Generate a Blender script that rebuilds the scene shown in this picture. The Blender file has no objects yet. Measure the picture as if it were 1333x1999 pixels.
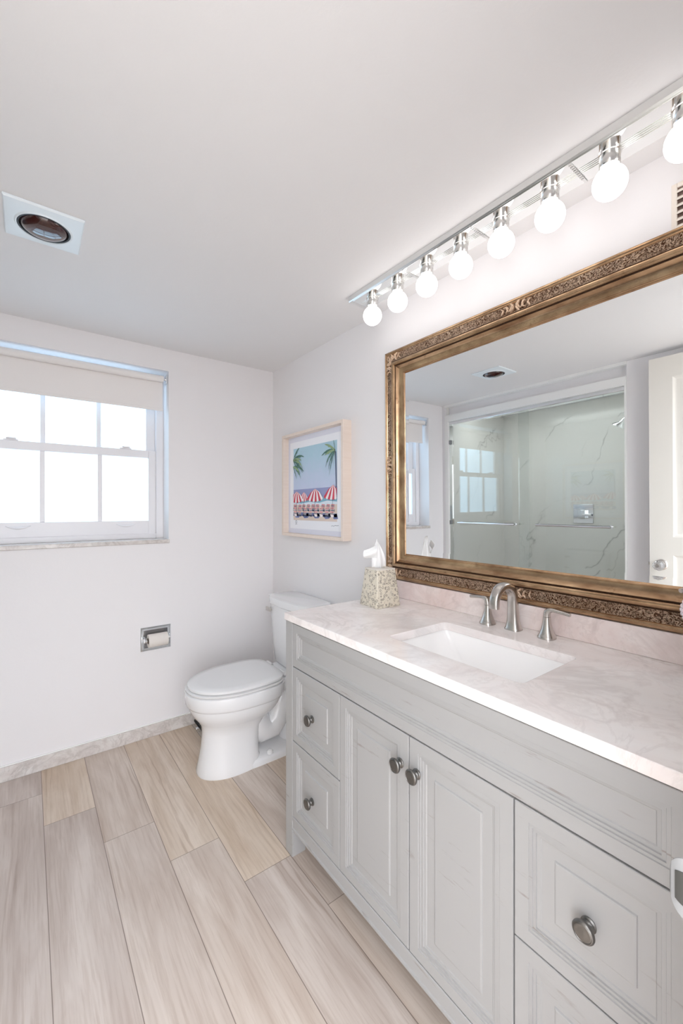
import bpy, bmesh, math, random
from mathutils import Vector, Matrix
R = math.radians
random.seed(7)
scene = bpy.context.scene
COL = scene.collection

# ------------------------------------------------------------------ camera, light, exposure
CAM_H, YAW, FPX = 1.28, R(36.98), 812.1
cam_d = bpy.data.cameras.new('camera'); cam = bpy.data.objects.new('camera', cam_d); COL.objects.link(cam)
cam.location = (0, 0, CAM_H); cam.rotation_euler = (R(90), 0, -YAW)
cam_d.sensor_fit = 'HORIZONTAL'; cam_d.sensor_width = 36; cam_d.lens = 36 * FPX / 1333
cam_d.shift_y = -6.5 / 1333; cam_d.clip_start = 0.02
scene.camera = cam
scene.view_settings.view_transform = 'Standard'; scene.view_settings.look = 'None'
scene.view_settings.gamma = 1.0; scene.view_settings.use_curve_mapping = False
scene.view_settings.exposure = 0.24
scene.cycles.sample_clamp_indirect = 6.0
scene.cycles.max_bounces = 14; scene.cycles.diffuse_bounces = 8; scene.cycles.glossy_bounces = 8
scene.cycles.transparent_max_bounces = 16
WORLD_STRENGTH, WORLD_COL = 6.3, (0.955, 0.982, 1.04)
BULB_E, BULB_COL = 2.7, (1.0, 0.965, 0.955)
PANE_E, PANE_COL = 1.75, (0.53, 0.78, 1.0)
w = bpy.data.worlds.new('daylight'); scene.world = w; w.use_nodes = True
_tc = w.node_tree.nodes.new('ShaderNodeTexCoord'); _sx = w.node_tree.nodes.new('ShaderNodeSeparateXYZ'); _rp = w.node_tree.nodes.new('ShaderNodeValToRGB'); _mr = w.node_tree.nodes.new('ShaderNodeMapRange')
w.node_tree.links.new(_tc.outputs['Generated'], _sx.inputs[0]); w.node_tree.links.new(_sx.outputs[2], _mr.inputs[0]); w.node_tree.links.new(_mr.outputs[0], _rp.inputs[0]); w.node_tree.links.new(_rp.outputs[0], w.node_tree.nodes['Background'].inputs[0])
_mr.inputs[1].default_value = -1; _mr.inputs[2].default_value = 1     # ground dimmer than the sky
_rp.color_ramp.elements[0].position = .38; _rp.color_ramp.elements[0].color = (.36, .35, .35, 1); _rp.color_ramp.elements[1].position = .58; _rp.color_ramp.elements[1].color = (*WORLD_COL, 1)
w.node_tree.nodes['Background'].inputs[1].default_value = WORLD_STRENGTH

def area(name, loc, sx, sy, power, col, rot=(0, 0, 0)):
    l = bpy.data.lights.new(name, 'AREA'); l.shape = 'RECTANGLE'; l.size = sx; l.size_y = sy; l.energy = power; l.color = col
    o = bpy.data.objects.new(name, l); COL.objects.link(o); o.location = loc; o.rotation_euler = rot; return o
area('shower_fill_light', (-0.72, 1.75, 2.185), .22, 1.0, 5.0, (.97, 1.0, 1.0))  # added fill behind the header to brighten the alcove, no lamp seen there

# room numbers (metres; camera stands in the doorway at the origin)
XR, YB, CH = 1.317, 2.515, 2.197
XL = -0.46            # plane of the shower opening
YN = 0.10             # room face of the doorway wall
SB = -1.376           # back of the shower alcove
SY0, SY1 = 1.03, 2.46

# ------------------------------------------------------------------ helpers
def srgb(r, g, b):
    f = lambda c: c / 12.92 if c <= 0.04045 else ((c + 0.055) / 1.055) ** 2.4
    return tuple(f(v / 255) for v in (r, g, b))

class MB:
    """collects faces for one mesh"""
    def __init__(s): s.v = []; s.f = []; s.m = []
    def add(s, verts, faces, mat=0):
        o = len(s.v); s.v += [tuple(p) for p in verts]
        s.f += [tuple(i + o for i in f) for f in faces]; s.m += [mat] * len(faces); return s
    def box(s, x0, x1, y0, y1, z0, z1, mat=0):
        v = [(x, y, z) for x in (x0, x1) for y in (y0, y1) for z in (z0, z1)]
        return s.add(v, [(0, 1, 3, 2), (4, 6, 7, 5), (0, 4, 5, 1), (2, 3, 7, 6), (0, 2, 6, 4), (1, 5, 7, 3)], mat)
    def loft(s, rings, cap0=True, cap1=True, mat=0, loop=False):
        n = len(rings[0]); v = [p for r in rings for p in r]; f = []
        k = len(rings)
        for i in range(k if loop else k - 1):
            j = (i + 1) % k
            for a in range(n):
                b = (a + 1) % n
                f.append((i * n + a, i * n + b, j * n + b, j * n + a))
        if not loop:
            if cap0: f.append(tuple(reversed(range(n))))
            if cap1: f.append(tuple(range((k - 1) * n, k * n)))
        return s.add(v, f, mat)
    def lathe(s, prof, org, axis=(0, 0, 1), n=32, mat=0, cap0=True, cap1=True):
        a = Vector(axis).normalized(); t = Vector((1, 0, 0)) if abs(a.x) < .9 else Vector((0, 1, 0))
        e1 = a.cross(t).normalized(); e2 = a.cross(e1); o = Vector(org)
        rings = [[o + a * h + (e1 * math.cos(2 * math.pi * i / n) + e2 * math.sin(2 * math.pi * i / n)) * max(r, 1e-5) for i in range(n)] for r, h in prof]
        return s.loft(rings, cap0, cap1, mat)
    def tube(s, pts, rad, n=12, mat=0, sx=1.0, up=None):
        pts = [Vector(p) for p in pts]
        if not isinstance(rad, (list, tuple)): rad = [rad] * len(pts)
        rings = []; prev = None
        for i, p in enumerate(pts):
            d = (pts[min(i + 1, len(pts) - 1)] - pts[max(i - 1, 0)]).normalized()
            if up is not None: e1 = Vector(up)
            elif prev is None:
                t = Vector((0, 0, 1)) if abs(d.z) < .9 else Vector((1, 0, 0)); e1 = d.cross(t).normalized()
            else: e1 = (prev - d * prev.dot(d)).normalized()
            prev = e1; e2 = d.cross(e1).normalized()
            rings.append([p + (e1 * math.cos(2 * math.pi * k / n) * sx + e2 * math.sin(2 * math.pi * k / n)) * rad[i] for k in range(n)])
        return s.loft(rings, mat=mat)
    def blob(s, c, ax, n=10, m=6, mat=0):
        """ellipsoid with half-axis vectors ax"""
        c = Vector(c); a, b, d = [Vector(q) for q in ax]; rings = []
        for i in range(m + 1):
            ph = math.pi * i / m; r = max(math.sin(ph), 1e-3)
            rings.append([c + d * math.cos(ph) + (a * math.cos(2 * math.pi * k / n) + b * math.sin(2 * math.pi * k / n)) * r for k in range(n)])
        return s.loft(rings, mat=mat)
    def obj(s, name, mats, parent=None, smooth=40, bevel=0, seg=2, loc=None):
        me = bpy.data.meshes.new(name); me.from_pydata(s.v, [], s.f)
        if not isinstance(mats, (list, tuple)): mats = [mats]
        for m in mats: me.materials.append(m)
        me.polygons.foreach_set('material_index', s.m)
        bm = bmesh.new(); bm.from_mesh(me); bmesh.ops.recalc_face_normals(bm, faces=bm.faces); bm.to_mesh(me); bm.free()
        if smooth:
            me.polygons.foreach_set('use_smooth', [True] * len(me.polygons)); me.set_sharp_from_angle(angle=R(smooth))
        o = bpy.data.objects.new(name, me); COL.objects.link(o)
        if parent is not None: attach(o, parent)
        if bevel:
            b = o.modifiers.new('bevel', 'BEVEL'); b.width = bevel; b.segments = seg; b.limit_method = 'ANGLE'; b.angle_limit = R(40)
        return o

def world_matrix(o):
    m = o.matrix_basis.copy()
    return world_matrix(o.parent) @ o.matrix_parent_inverse @ m if o.parent else m
def attach(o, p):
    o.parent = p; o.matrix_parent_inverse = world_matrix(p).inverted()
def thing(name, label, cat, loc, group=None):
    o = bpy.data.objects.new(name, None); COL.objects.link(o); o.empty_display_size = .05
    o.location = loc; return tag(o, label, cat, group)
def tag(o, label, cat, group=None):
    o['label'] = label; o['category'] = cat
    if group: o['group'] = group
    return o
def struct(o, label, cat):
    o['kind'] = 'structure'; o['label'] = label; o['category'] = cat; return o

# ------------------------------------------------------------------ materials
class NT:
    def __init__(s, name):
        s.mat = bpy.data.materials.new(name); s.mat.use_nodes = True; s.t = s.mat.node_tree
        s.b = s.t.nodes['Principled BSDF']; s.out = s.t.nodes['Material Output']
    def n(s, typ, ins=None, **kw):
        nd = s.t.nodes.new('ShaderNode' + typ)
        for k, v in kw.items(): setattr(nd, k, v)
        for k, v in (ins or {}).items(): s.put(nd.inputs[k], v)
        return nd
    def put(s, sock, v):
        if isinstance(v, bpy.types.NodeSocket): s.t.links.new(v, sock)
        elif isinstance(v, bpy.types.Node): s.t.links.new(v.outputs[0], sock)
        else: sock.default_value = v
    def math(s, op, a, b=0.0, c=None):
        d = {0: a, 1: b}
        if c is not None: d[2] = c
        return s.n('Math', d, operation=op).outputs[0]
    def mix(s, fac, a, b, blend='MIX'):
        nd = s.n('Mix', data_type='RGBA', blend_type=blend)
        s.put(nd.inputs[0], fac)
        for i, v in ((6, a), (7, b)):
            s.put(nd.inputs[i], (*v, 1) if isinstance(v, tuple) and len(v) == 3 else v)
        return nd.outputs[2]
    def ramp(s, fac, stops):
        nd = s.n('ValToRGB', {0: fac}); r = nd.color_ramp
        while len(r.elements) > 1: r.elements.remove(r.elements[0])
        for i, (p, c) in enumerate(stops):
            e = r.elements[0] if i == 0 else r.elements.new(p)
            e.position = p; e.color = (*c, 1) if len(c) == 3 else c
        return nd.outputs[0]
    def pos(s): return s.n('NewGeometry').outputs['Position']
    def objco(s): return s.n('TexCoord').outputs['Object']
    def map(s, v, scale=(1, 1, 1), rot=(0, 0, 0)): return s.n('Mapping', {0: v, 'Scale': scale, 'Rotation': rot}).outputs[0]
    def noise(s, v, scale, detail=4, rough=.55, dist=0): return s.n('TexNoise', {'Vector': v, 'Scale': scale, 'Detail': detail, 'Roughness': rough, 'Distortion': dist}).outputs[0]
    def bump(s, h, strength=.3, dist=.01): s.put(s.b.inputs['Normal'], s.n('Bump', {'Height': h, 'Strength': strength, 'Distance': dist}).outputs[0])
    def set(s, **kw):
        m = dict(col='Base Color', rough='Roughness', metal='Metallic', spec='Specular IOR Level', coat='Coat Weight')
        for k, v in kw.items():
            s.put(s.b.inputs[m[k]], (*v, 1) if k == 'col' and isinstance(v, tuple) else v)
        return s

def plain(name, col, rough=.5, metal=0, bumpy=0, scale=60, coat=0, spec=.5):
    t = NT(name); t.set(col=col, rough=rough, metal=metal, coat=coat, spec=spec)
    if bumpy: t.bump(t.noise(t.pos(), scale, 3), bumpy, .002)
    return t.mat

wall_m = plain('wall_paint', srgb(235, 233, 234), .55, bumpy=.12, scale=90)
ceil_m = plain('ceiling_paint', srgb(233, 232, 232), .7, bumpy=.15, scale=110)
trim_m = plain('white_trim_paint', srgb(240, 240, 238), .35)
vinyl_m = plain('white_vinyl', srgb(236, 234, 236), .35)
door_m = plain('door_paint', srgb(226, 222, 214), .35)
china_m = plain('white_china', srgb(232, 232, 233), .12, coat=.4)
sink_m = plain('sink_porcelain', srgb(250, 249, 248), .1, coat=.4)
seat_m = plain('white_seat_plastic', srgb(228, 228, 228), .22)
chrome_m = plain('chrome', (.82, .84, .86), .07, 1)
nickel_m = plain('brushed_nickel', srgb(200, 195, 190), .27, 1)
bar_m = plain('light_bar_metal', (.80, .80, .79), .3, 1)
socket_m = plain('socket_nickel', (.72, .71, .69), .2, 1)
plate_m = plain('mirrored_plate', (.93, .94, .93), .035, 1)
pewter_m = plain('knob_pewter', srgb(126, 124, 121), .36, 1, bumpy=.2, scale=300)
glassy_m = plain('silvered_mirror', (.90, .92, .925), .0, 1)
paper_m = plain('white_tissue', srgb(250, 250, 250), .9, bumpy=.2, scale=120)
roll_m = plain('toilet_tissue', srgb(226, 220, 214), .95, bumpy=.2, scale=160)
dark_m = plain('dark_gap', (.02, .02, .02), .9)
black_m = plain('black_rubber', (.02, .02, .022), .5)
enamel_m = plain('white_enamel', srgb(233, 242, 247), .3)
redbulb_m = plain('dark_red_lamp_glass', (.045, .012, .010), .06, coat=1.0)
matboard_m = plain('mat_board', srgb(224, 226, 238), .9)
art_paper_m = plain('art_paper', srgb(238, 240, 248), .9)
louvre_m = plain('louvre_enamel', srgb(235, 226, 216), .45)
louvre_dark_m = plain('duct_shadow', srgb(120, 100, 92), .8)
scale_glass = None

def emit(name, col, e, base=(.9, .9, .9)):
    t = NT(name); t.set(col=base, rough=.25)
    t.put(t.b.inputs['Emission Color'], (*col, 1)); t.put(t.b.inputs['Emission Strength'], e); return t.mat
bulb_m = emit('lit_bulb_glass', BULB_COL, BULB_E)
pane_m = emit('frosted_daylight_pane', PANE_COL, PANE_E, (.55, .6, .65))

def glass_sheet(name, tint, ior=1.5, refl_scale=1.0):
    t = NT(name); t.t.nodes.remove(t.b)
    fr = t.n('Fresnel', {'IOR': ior}); f = t.math('MULTIPLY', fr.outputs[0], refl_scale)
    tr = t.n('BsdfTransparent', {0: (*tint, 1)}); gl = t.n('BsdfGlossy', {0: (1, 1, 1, 1), 'Roughness': 0.0})
    mx = t.n('MixShader', {0: f, 1: tr.outputs[0], 2: gl.outputs[0]}); t.t.links.new(mx.outputs[0], t.out.inputs[0]); return t.mat
shower_glass_m = glass_sheet('shower_glass', (.940, .958, .952), 1.55, 1.3)
scale_glass_m = glass_sheet('scale_glass', (.62, .68, .66), 1.5)
t = NT('crystal'); t.set(col=(1, 1, 1), rough=.02); t.b.inputs['Transmission Weight'].default_value = .85; t.b.inputs['IOR'].default_value = 1.5
crystal_m = t.mat
t = NT('shade_fabric'); t.set(col=srgb(238, 234, 232), rough=.9); t.bump(t.noise(t.map(t.pos(), (500, 500, 500)), 1, 2), .12, .001); shade_m = t.mat

def floor_mat():
    t = NT('plank_floor'); p = t.pos(); x = t.n('SeparateXYZ', {0: p})
    u = t.math('DIVIDE', t.math('SUBTRACT', x.outputs[0], .05), .181); iu = t.math('FLOOR', u); fu = t.math('FRACT', u)
    v = t.math('DIVIDE', t.math('ADD', t.math('SUBTRACT', x.outputs[1], 2.06), t.math('MULTIPLY', iu, .24)), 1.2)
    iv = t.math('FLOOR', v); fv = t.math('FRACT', v)
    rn = t.n('TexWhiteNoise', {0: t.n('CombineXYZ', {0: iu, 1: iv, 2: 3.0}).outputs[0]}, noise_dimensions='3D')
    r = rn.outputs['Value']
    g = t.n('CombineXYZ', {0: t.math('ADD', t.math('MULTIPLY', x.outputs[0], 9.0), t.math('MULTIPLY', r, 70)), 1: t.math('MULTIPLY', x.outputs[1], 1.15), 2: t.math('MULTIPLY', r, 30)}).outputs[0]
    broad = t.noise(g, 1.6, 4, .55, .6)
    g2 = t.n('CombineXYZ', {0: t.math('ADD', t.math('MULTIPLY', x.outputs[0], 130), t.math('MULTIPLY', r, 40)), 1: t.math('MULTIPLY', x.outputs[1], 5), 2: r}).outputs[0]
    fine = t.noise(g2, 1.0, 5, .65, .3)
    cath = t.n('TexWave', {0: g, 'Scale': 1.6, 'Distortion': 9.0, 'Detail': 3.0, 'Detail Scale': 1.2}, bands_direction='X').outputs[1]
    base = t.ramp(r, [(0, srgb(208, 193, 178)), (.3, srgb(200, 188, 178)), (.55, srgb(214, 197, 176)), (.8, srgb(196, 185, 178)), (1, srgb(204, 191, 179))])
    c1 = t.mix(t.ramp(broad, [(.36, (0, 0, 0)), (.66, (1, 1, 1))]), t.mix(1.0, base, srgb(240, 236, 234), 'MULTIPLY'), t.mix(.3, base, srgb(236, 226, 218)))
    c2 = t.mix(t.ramp(fine, [(.36, (.5, .5, .5)), (.52, (0, 0, 0))]), c1, t.mix(1.0, c1, srgb(230, 223, 218), 'MULTIPLY'))
    patch = t.ramp(t.noise(g, .9, 2), [(.52, (0, 0, 0)), (.64, (.6, .6, .6))])
    c3 = t.mix(t.math('MULTIPLY', patch, t.ramp(cath, [(.05, (.9, .9, .9)), (.4, (0, 0, 0))])), c2, t.mix(1.0, c2, srgb(214, 203, 194), 'MULTIPLY'))
    e = t.math('MAXIMUM', t.math('GREATER_THAN', t.math('ABSOLUTE', t.math('SUBTRACT', fu, .5)), .4935), t.math('GREATER_THAN', t.math('ABSOLUTE', t.math('SUBTRACT', fv, .5)), .4991))
    t.set(col=t.mix(t.math('MULTIPLY', e, .75), c3, srgb(104, 88, 76)), rough=.42)
    t.bump(t.math('SUBTRACT', t.math('MULTIPLY', fine, .25), e), .25, .0015); return t.mat

def marble(name, base, vein, warm, scale=1.0, rot=(0, 0, 0), soft=.45, rough=.12, width=.05):
    t = NT(name); p = t.map(t.pos(), (1, 1, 1), rot)
    cloud = t.noise(p, 2.6 * scale, 5, .6, .8)
    c = t.mix(t.ramp(cloud, [(.38, (0, 0, 0)), (.68, (1, 1, 1))]), base, warm)
    n1 = t.noise(p, 1.5 * scale, 6, .6, 1.4)
    v1 = t.ramp(t.math('ABSOLUTE', t.math('SUBTRACT', n1, .5)), [(0, (1, 1, 1)), (width, (0, 0, 0))])
    n2 = t.noise(t.map(p, (1, 1, 1), (.5, .9, .3)), 4.0 * scale, 6, .65, 1.0)
    v2 = t.ramp(t.math('ABSOLUTE', t.math('SUBTRACT', n2, .5)), [(0, (.6, .6, .6)), (width * .7, (0, 0, 0))])
    m = t.math('MULTIPLY', t.math('MAXIMUM', v1, v2), t.math('MULTIPLY', soft, t.noise(p, 3.3 * scale, 2)))
    t.set(col=t.mix(m, c, vein), rough=rough); return t.mat
counter_m = marble('counter_marble', srgb(247, 243, 241), srgb(190, 180, 177), srgb(241, 231, 228), 1.7, (.3, .2, .7), .55, .16, .045)
splash_m = marble('backsplash_marble', srgb(236, 226, 222), srgb(186, 168, 162), srgb(226, 208, 203), 2.2, (.3, .5, .2), .6, .16, .06)
sill_m = marble('sill_marble', srgb(222, 218, 214), srgb(150, 140, 134), srgb(208, 200, 196), 4.5, (.2, .1, .4), .65, .2, .06)

def shower_marble():
    t = NT('shower_marble'); p = t.map(t.pos(), (1, 1, 1), (.0, 0, 0))
    x = t.n('SeparateXYZ', {0: p})
    wob = t.noise(p, 1.1, 5, .6, .4)
    def veins(fr, slope, ph, wd, amp):
        d = t.math('ADD', t.math('ADD', t.math('ADD', t.math('MULTIPLY', x.outputs[1], fr), t.math('MULTIPLY', x.outputs[2], fr * slope)), t.math('MULTIPLY', x.outputs[0], fr * .8)), t.math('ADD', t.math('MULTIPLY', wob, amp), ph))
        return t.ramp(t.math('ABSOLUTE', t.math('SUBTRACT', t.math('FRACT', d), .5)), [(0, (1, 1, 1)), (wd, (.25, .25, .25)), (wd * 3, (0, 0, 0))])
    patch = t.ramp(t.noise(p, 2.4, 3, .6), [(.44, (0, 0, 0)), (.6, (1, 1, 1))])
    m = t.math('MULTIPLY', t.math('MAXIMUM', veins(1.5, .75, .1, .012, 1.6), t.math('MULTIPLY', veins(1.1, .5, .62, .008, 2.2), .7)), patch)
    c = t.mix(t.math('MULTIPLY', m, .75), t.mix(t.noise(p, 2, 3), srgb(238, 237, 232), srgb(228, 228, 224)), srgb(140, 142, 140))
    t.set(col=c, rough=.15); return t.mat
shower_m = shower_marble()

def vanity_mat():
    t = NT('distressed_grey_paint'); p = t.pos()
    pt = t.n('NewGeometry').outputs['Pointiness']
    wear_n = t.noise(t.map(p, (30, 5, 60)), 1.0, 5, .7)
    spots = t.ramp(wear_n, [(.61, (0, 0, 0)), (.67, (1, 1, 1))])
    near_edge = t.ramp(t.noise(p, 9, 3), [(.46, (0, 0, 0)), (.58, (.8, .8, .8))])
    m = t.math('MULTIPLY', spots, near_edge)
    t.set(col=t.mix(m, t.mix(t.noise(p, 3, 3), srgb(168, 167, 166), srgb(163, 162, 161)), srgb(136, 128, 121)), rough=.42); return t.mat
vanity_m = vanity_mat()

def gold_mat(name, carved):
    t = NT(name); p = t.objco()
    streak = t.noise(t.map(p, (40, 9, 9)), 1, 4, .6)
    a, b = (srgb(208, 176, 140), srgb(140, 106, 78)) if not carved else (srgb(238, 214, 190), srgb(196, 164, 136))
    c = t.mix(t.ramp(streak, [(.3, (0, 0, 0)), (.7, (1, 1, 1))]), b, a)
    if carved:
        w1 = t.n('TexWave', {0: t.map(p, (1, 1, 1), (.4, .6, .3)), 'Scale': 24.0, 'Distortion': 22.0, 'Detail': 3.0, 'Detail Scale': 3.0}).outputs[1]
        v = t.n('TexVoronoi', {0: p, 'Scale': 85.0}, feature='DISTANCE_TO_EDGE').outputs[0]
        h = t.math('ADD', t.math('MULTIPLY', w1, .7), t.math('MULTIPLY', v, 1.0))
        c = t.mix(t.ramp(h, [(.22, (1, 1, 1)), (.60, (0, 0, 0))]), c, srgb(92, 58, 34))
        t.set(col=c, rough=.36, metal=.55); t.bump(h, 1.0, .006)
    else:
        h = t.noise(t.map(p, (60, 60, 60)), 1, 4)
        fl = t.ramp(t.noise(p, 30, 4, .7), [(.6, (0, 0, 0)), (.72, (.5, .5, .5))])
        c = t.mix(fl, c, srgb(110, 74, 46)); t.set(col=c, rough=.26, metal=.85); t.bump(h, .1, .002)
    return t.mat
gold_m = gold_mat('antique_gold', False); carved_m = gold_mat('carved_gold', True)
ornament_m = plain('ornament_gold', srgb(214, 186, 160), .38, .5, bumpy=.4, scale=160)
groove_m = plain('frame_groove', srgb(70, 46, 28), .5, .6)

def wood_mat(name, a, b, axis=(4, 90, 90)):
    t = NT(name); n = t.noise(t.map(t.pos(), axis), 1, 5, .6, .4)
    t.set(col=t.mix(n, a, b), rough=.5); t.bump(n, .1, .001); return t.mat
pale_wood_m = wood_mat('pale_frame_wood', srgb(238, 226, 216), srgb(224, 206, 192))

def tissue_box_mat():
    t = NT('patterned_box'); p = t.objco()
    v = t.n('TexVoronoi', {0: t.map(p, (1, 1, 1)), 'Scale': 95.0, 'Randomness': .9})
    ring = t.ramp(t.math('ABSOLUTE', t.math('SUBTRACT', v.outputs[0], .36)), [(.05, (1, 1, 1)), (.16, (0, 0, 0))])
    brk = t.ramp(t.noise(p, 70, 2), [(.38, (0, 0, 0)), (.48, (1, 1, 1))])
    c = t.mix(t.math('MULTIPLY', ring, brk), t.mix(t.noise(p, 60, 2), srgb(226, 216, 196), srgb(206, 200, 186)), srgb(150, 142, 130))
    t.set(col=c, rough=.35); t.bump(ring, .2, .001); return t.mat
tbox_m = tissue_box_mat()
tbox_top_m = plain('box_top_rim', srgb(218, 212, 202), .4)

# ------------------------------------------------------------------ room shell
struct(MB().box(-1.6, 1.45, -.4, 2.75, -.1, 0).obj('floor', floor_mat(), smooth=0), 'pale greige wood plank floor running towards the window wall', 'floor')
struct(MB().box(-1.6, 1.45, -.02, 2.75, CH, CH + .1).obj('ceiling', ceil_m, smooth=0), 'smooth white ceiling of the bathroom', 'ceiling')
struct(MB().box(XR, XR + .12, -.4, YB + .13, 0, CH).obj('wall_right', wall_m, smooth=0), 'white wall behind the mirror, vanity and toilet', 'wall')
WX0, WX1, WZ0, WZ1 = -.270, .647, 1.105, 2.072
b = MB()
b.box(-1.6, WX0, YB, YB + .16, 0, CH).box(WX1, XR + .12, YB, YB + .16, 0, CH).box(WX0, WX1, YB, YB + .16, 0, WZ0 - .022).box(WX0, WX1, YB, YB + .16, WZ1, CH)
struct(b.obj('wall_back', wall_m, smooth=0), 'white far wall with the window and the paper holder', 'wall')
b = MB(); b.box(XL - .12, XL, -.02, SY0, 0, CH)
b.box(XL - .10, XL - .035, SY0, SY1, 2.10, CH)
b.box(XL - .12, XL, SY1 + .02, YB, 0, CH)
struct(b.obj('wall_left', wall_m, smooth=0), 'white wall beside and above the shower opening', 'wall')
b = MB()
DX0, DX1, DZ = -.372, .470, 2.15
b.box(XL - .12, DX0 - .02, YN - .12, YN, 0, CH).box(DX1 + .02, XR, YN - .12, YN, 0, CH).box(DX0 - .02, DX1 + .02, YN - .12, YN, DZ + .02, CH)
struct(b.obj('wall_front', wall_m, smooth=0), 'white wall holding the doorway the camera stands in', 'wall')
b = MB()   # jambs of the doorway
b.box(DX0 - .02, DX0, YN - .13, YN + .002, 0, DZ).box(DX1, DX1 + .02, YN - .13, YN + .002, 0, DZ).box(DX0 - .02, DX1 + .02, YN - .13, YN + .002, DZ, DZ + .02)
struct(b.obj('trim_1', trim_m, smooth=0), 'white painted door jamb lining the doorway', 'trim')
# shower alcove
struct(MB().box(SB - .08, SB, SY0 - .08, SY1 + .08, 0, CH).obj('wall_shower_back', shower_m, smooth=0), 'white marble long wall of the shower', 'wall')
struct(MB().box(SB, XL - .12, SY1, SY1 + .055, 0, CH).box(XL - .12, XL - .02, SY1, SY1 + .02, 0, CH).obj('wall_shower_far', shower_m, smooth=0), 'white marble end wall of the shower beside the window', 'wall')
struct(MB().box(SB, XL - .12, SY0 - .08, SY0, 0, CH).obj('wall_shower_near', shower_m, smooth=0), 'white marble end wall carrying the shower head', 'wall')
b = MB(); b.box(XL - .11, XL + .006, SY0, SY1 + .02, 2.045, 2.105); b.box(XL - .06, XL + .006, SY1 - .012, SY1 + .02, 0, 2.045); b.box(XL - .06, XL + .006, SY0, SY0 + .012, 0, 2.045)
b.box(XL - .034, XL + .010, SY0, SY1 + .02, CH - .020, CH + .01)
struct(b.obj('trim_2', trim_m, smooth=0), 'white trim around the shower opening', 'trim')
struct(MB().box(XL - .12, XL + .005, SY0, SY1, 0, .12).obj('trim_3', shower_m, smooth=0), 'low marble curb under the shower doors', 'trim')
b = MB(); b.box(XL + .002, XR, YB - .012, YB, 0, .069)
struct(b.obj('baseboard_back', sill_m, bevel=.002), 'low marble baseboard along the window wall', 'baseboard')
struct(MB().box(XL + .002, XR, YB - .006, YB, .069, .074).obj('trim_4', trim_m, smooth=0), 'white caulk line on top of the marble baseboard', 'trim')
struct(MB().box(XR - .012, XR, 1.385, YB - .012, 0, .069).obj('baseboard_right', sill_m, bevel=.002), 'low marble baseboard behind the toilet', 'baseboard')

# ------------------------------------------------------------------ window
win = bpy.data.objects.new('window_1', None); COL.objects.link(win); win.location = (.19, YB + .13, WZ0)
struct(win, 'white vinyl sash window with frosted panes above the paper holder', 'window')
FY = YB + .118
b = MB()
b.box(WX0, WX0 + .04, FY, FY + .045, WZ0, WZ1).box(WX1 - .04, WX1, FY, FY + .045, WZ0, WZ1).box(WX0 + .04, WX1 - .04, FY, FY + .045, WZ1 - .05, WZ1).box(WX0 + .04, WX1 - .04, FY, FY + .045, WZ0, WZ0 + .03)
b.obj('window_frame', vinyl_m, win, bevel=.003)
SX0, SX1 = WX0 + .04, WX1 - .04
MID0, MID1 = 1.578, 1.622
def sash(z0, z1, y0, y1, st, zb, zt, label):
    b = MB()
    b.box(SX0, SX0 + st, y0, y1, z0, z1).box(SX1 - st, SX1, y0, y1, z0, z1).box(SX0 + st, SX1 - st, y0, y1, z0, zb).box(SX0 + st, SX1 - st, y0, y1, zt, z1)
    o = b.obj('sash', vinyl_m, win, bevel=.002); o['label'] = label
    gw = (SX1 - SX0 - 2 * st - 2 * .022) / 3
    for i in range(2):
        x = SX0 + st + gw * (i + 1) + .022 * i
        MB().box(x, x + .022, y0 + .006, y1 - .004, zb, zt).obj('muntin', vinyl_m, o, bevel=.002)
    MB().box(SX0 + st - .004, SX1 - st + .004, y0 + .018, y0 + .022, zb - .004, zt + .004).obj('pane', pane_m, o, smooth=0)
    return o
lower = sash(WZ0 + .012, MID1, FY + .012, FY + .038, .040, WZ0 + .105, MID0, 'lower sash with lift handles')
upper = sash(MID0 + .004, WZ1 - .04, FY + .040, FY + .064, .048, MID1, WZ1 - .085, 'upper sash behind the roller shade')
for x in (.447, -.07):
    b = MB(); b.box(x - .03, x + .03, FY + .014, FY + .032, MID1, MID1 + .007); b.box(x - .018, x + .022, FY + .008, FY + .026, MID1 + .007, MID1 + .015)
    b.obj('sash_lock', vinyl_m, lower, bevel=.002)
for x in (.447, -.04):
    z = WZ0 + .088; pts = [(x + s * .05, FY + .009 - .010 * (1 - s * s), z - .012 * (1 - s * s)) for s in [i / 6 - 1 for i in range(13)]]
    MB().tube(pts, [.002 + .004 * (1 - abs(i / 6 - 1)) for i in range(13)], 8).obj('lift_handle', vinyl_m, lower)
MB().box(WX0 - .004, WX1 + .004, YB - .010, YB + .16, WZ0 - .022, WZ0).obj('window_sill', sill_m, win, bevel=.003)

sh = thing('roller_shade', 'white roller shade pulled down over the top of the window', 'shade', (.19, YB + .035, 2.03))
MB().lathe([(.017, 0), (.019, .002), (.019, .875), (.017, .877)], (-.252, YB + .035, 2.030), (1, 0, 0), 24).obj('roller_tube', shade_m, sh)
b = MB(); n = 12
for i in range(n):
    pass
b.box(-.248, .626, YB + .0520, YB + .0535, 1.853, 2.03)
b.box(-.248, .629, YB + .0500, YB + .0555, 1.848, 1.864)
b.obj('shade_fabric', shade_m, sh, bevel=.001)
for x0, x1 in ((.6255, .646), (-.269, -.2525)):
    b = MB(); b.box(x0 + (.012 if x0 > 0 else 0), x1 - (0 if x0 > 0 else .012), YB + .018, YB + .060, 2.005, 2.055); b.lathe([(.010, 0), (.010, x1 - x0)], (x0, YB + .035, 2.03), (1, 0, 0), 16)
    b.obj('bracket', chrome_m, sh, bevel=.001)

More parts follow.
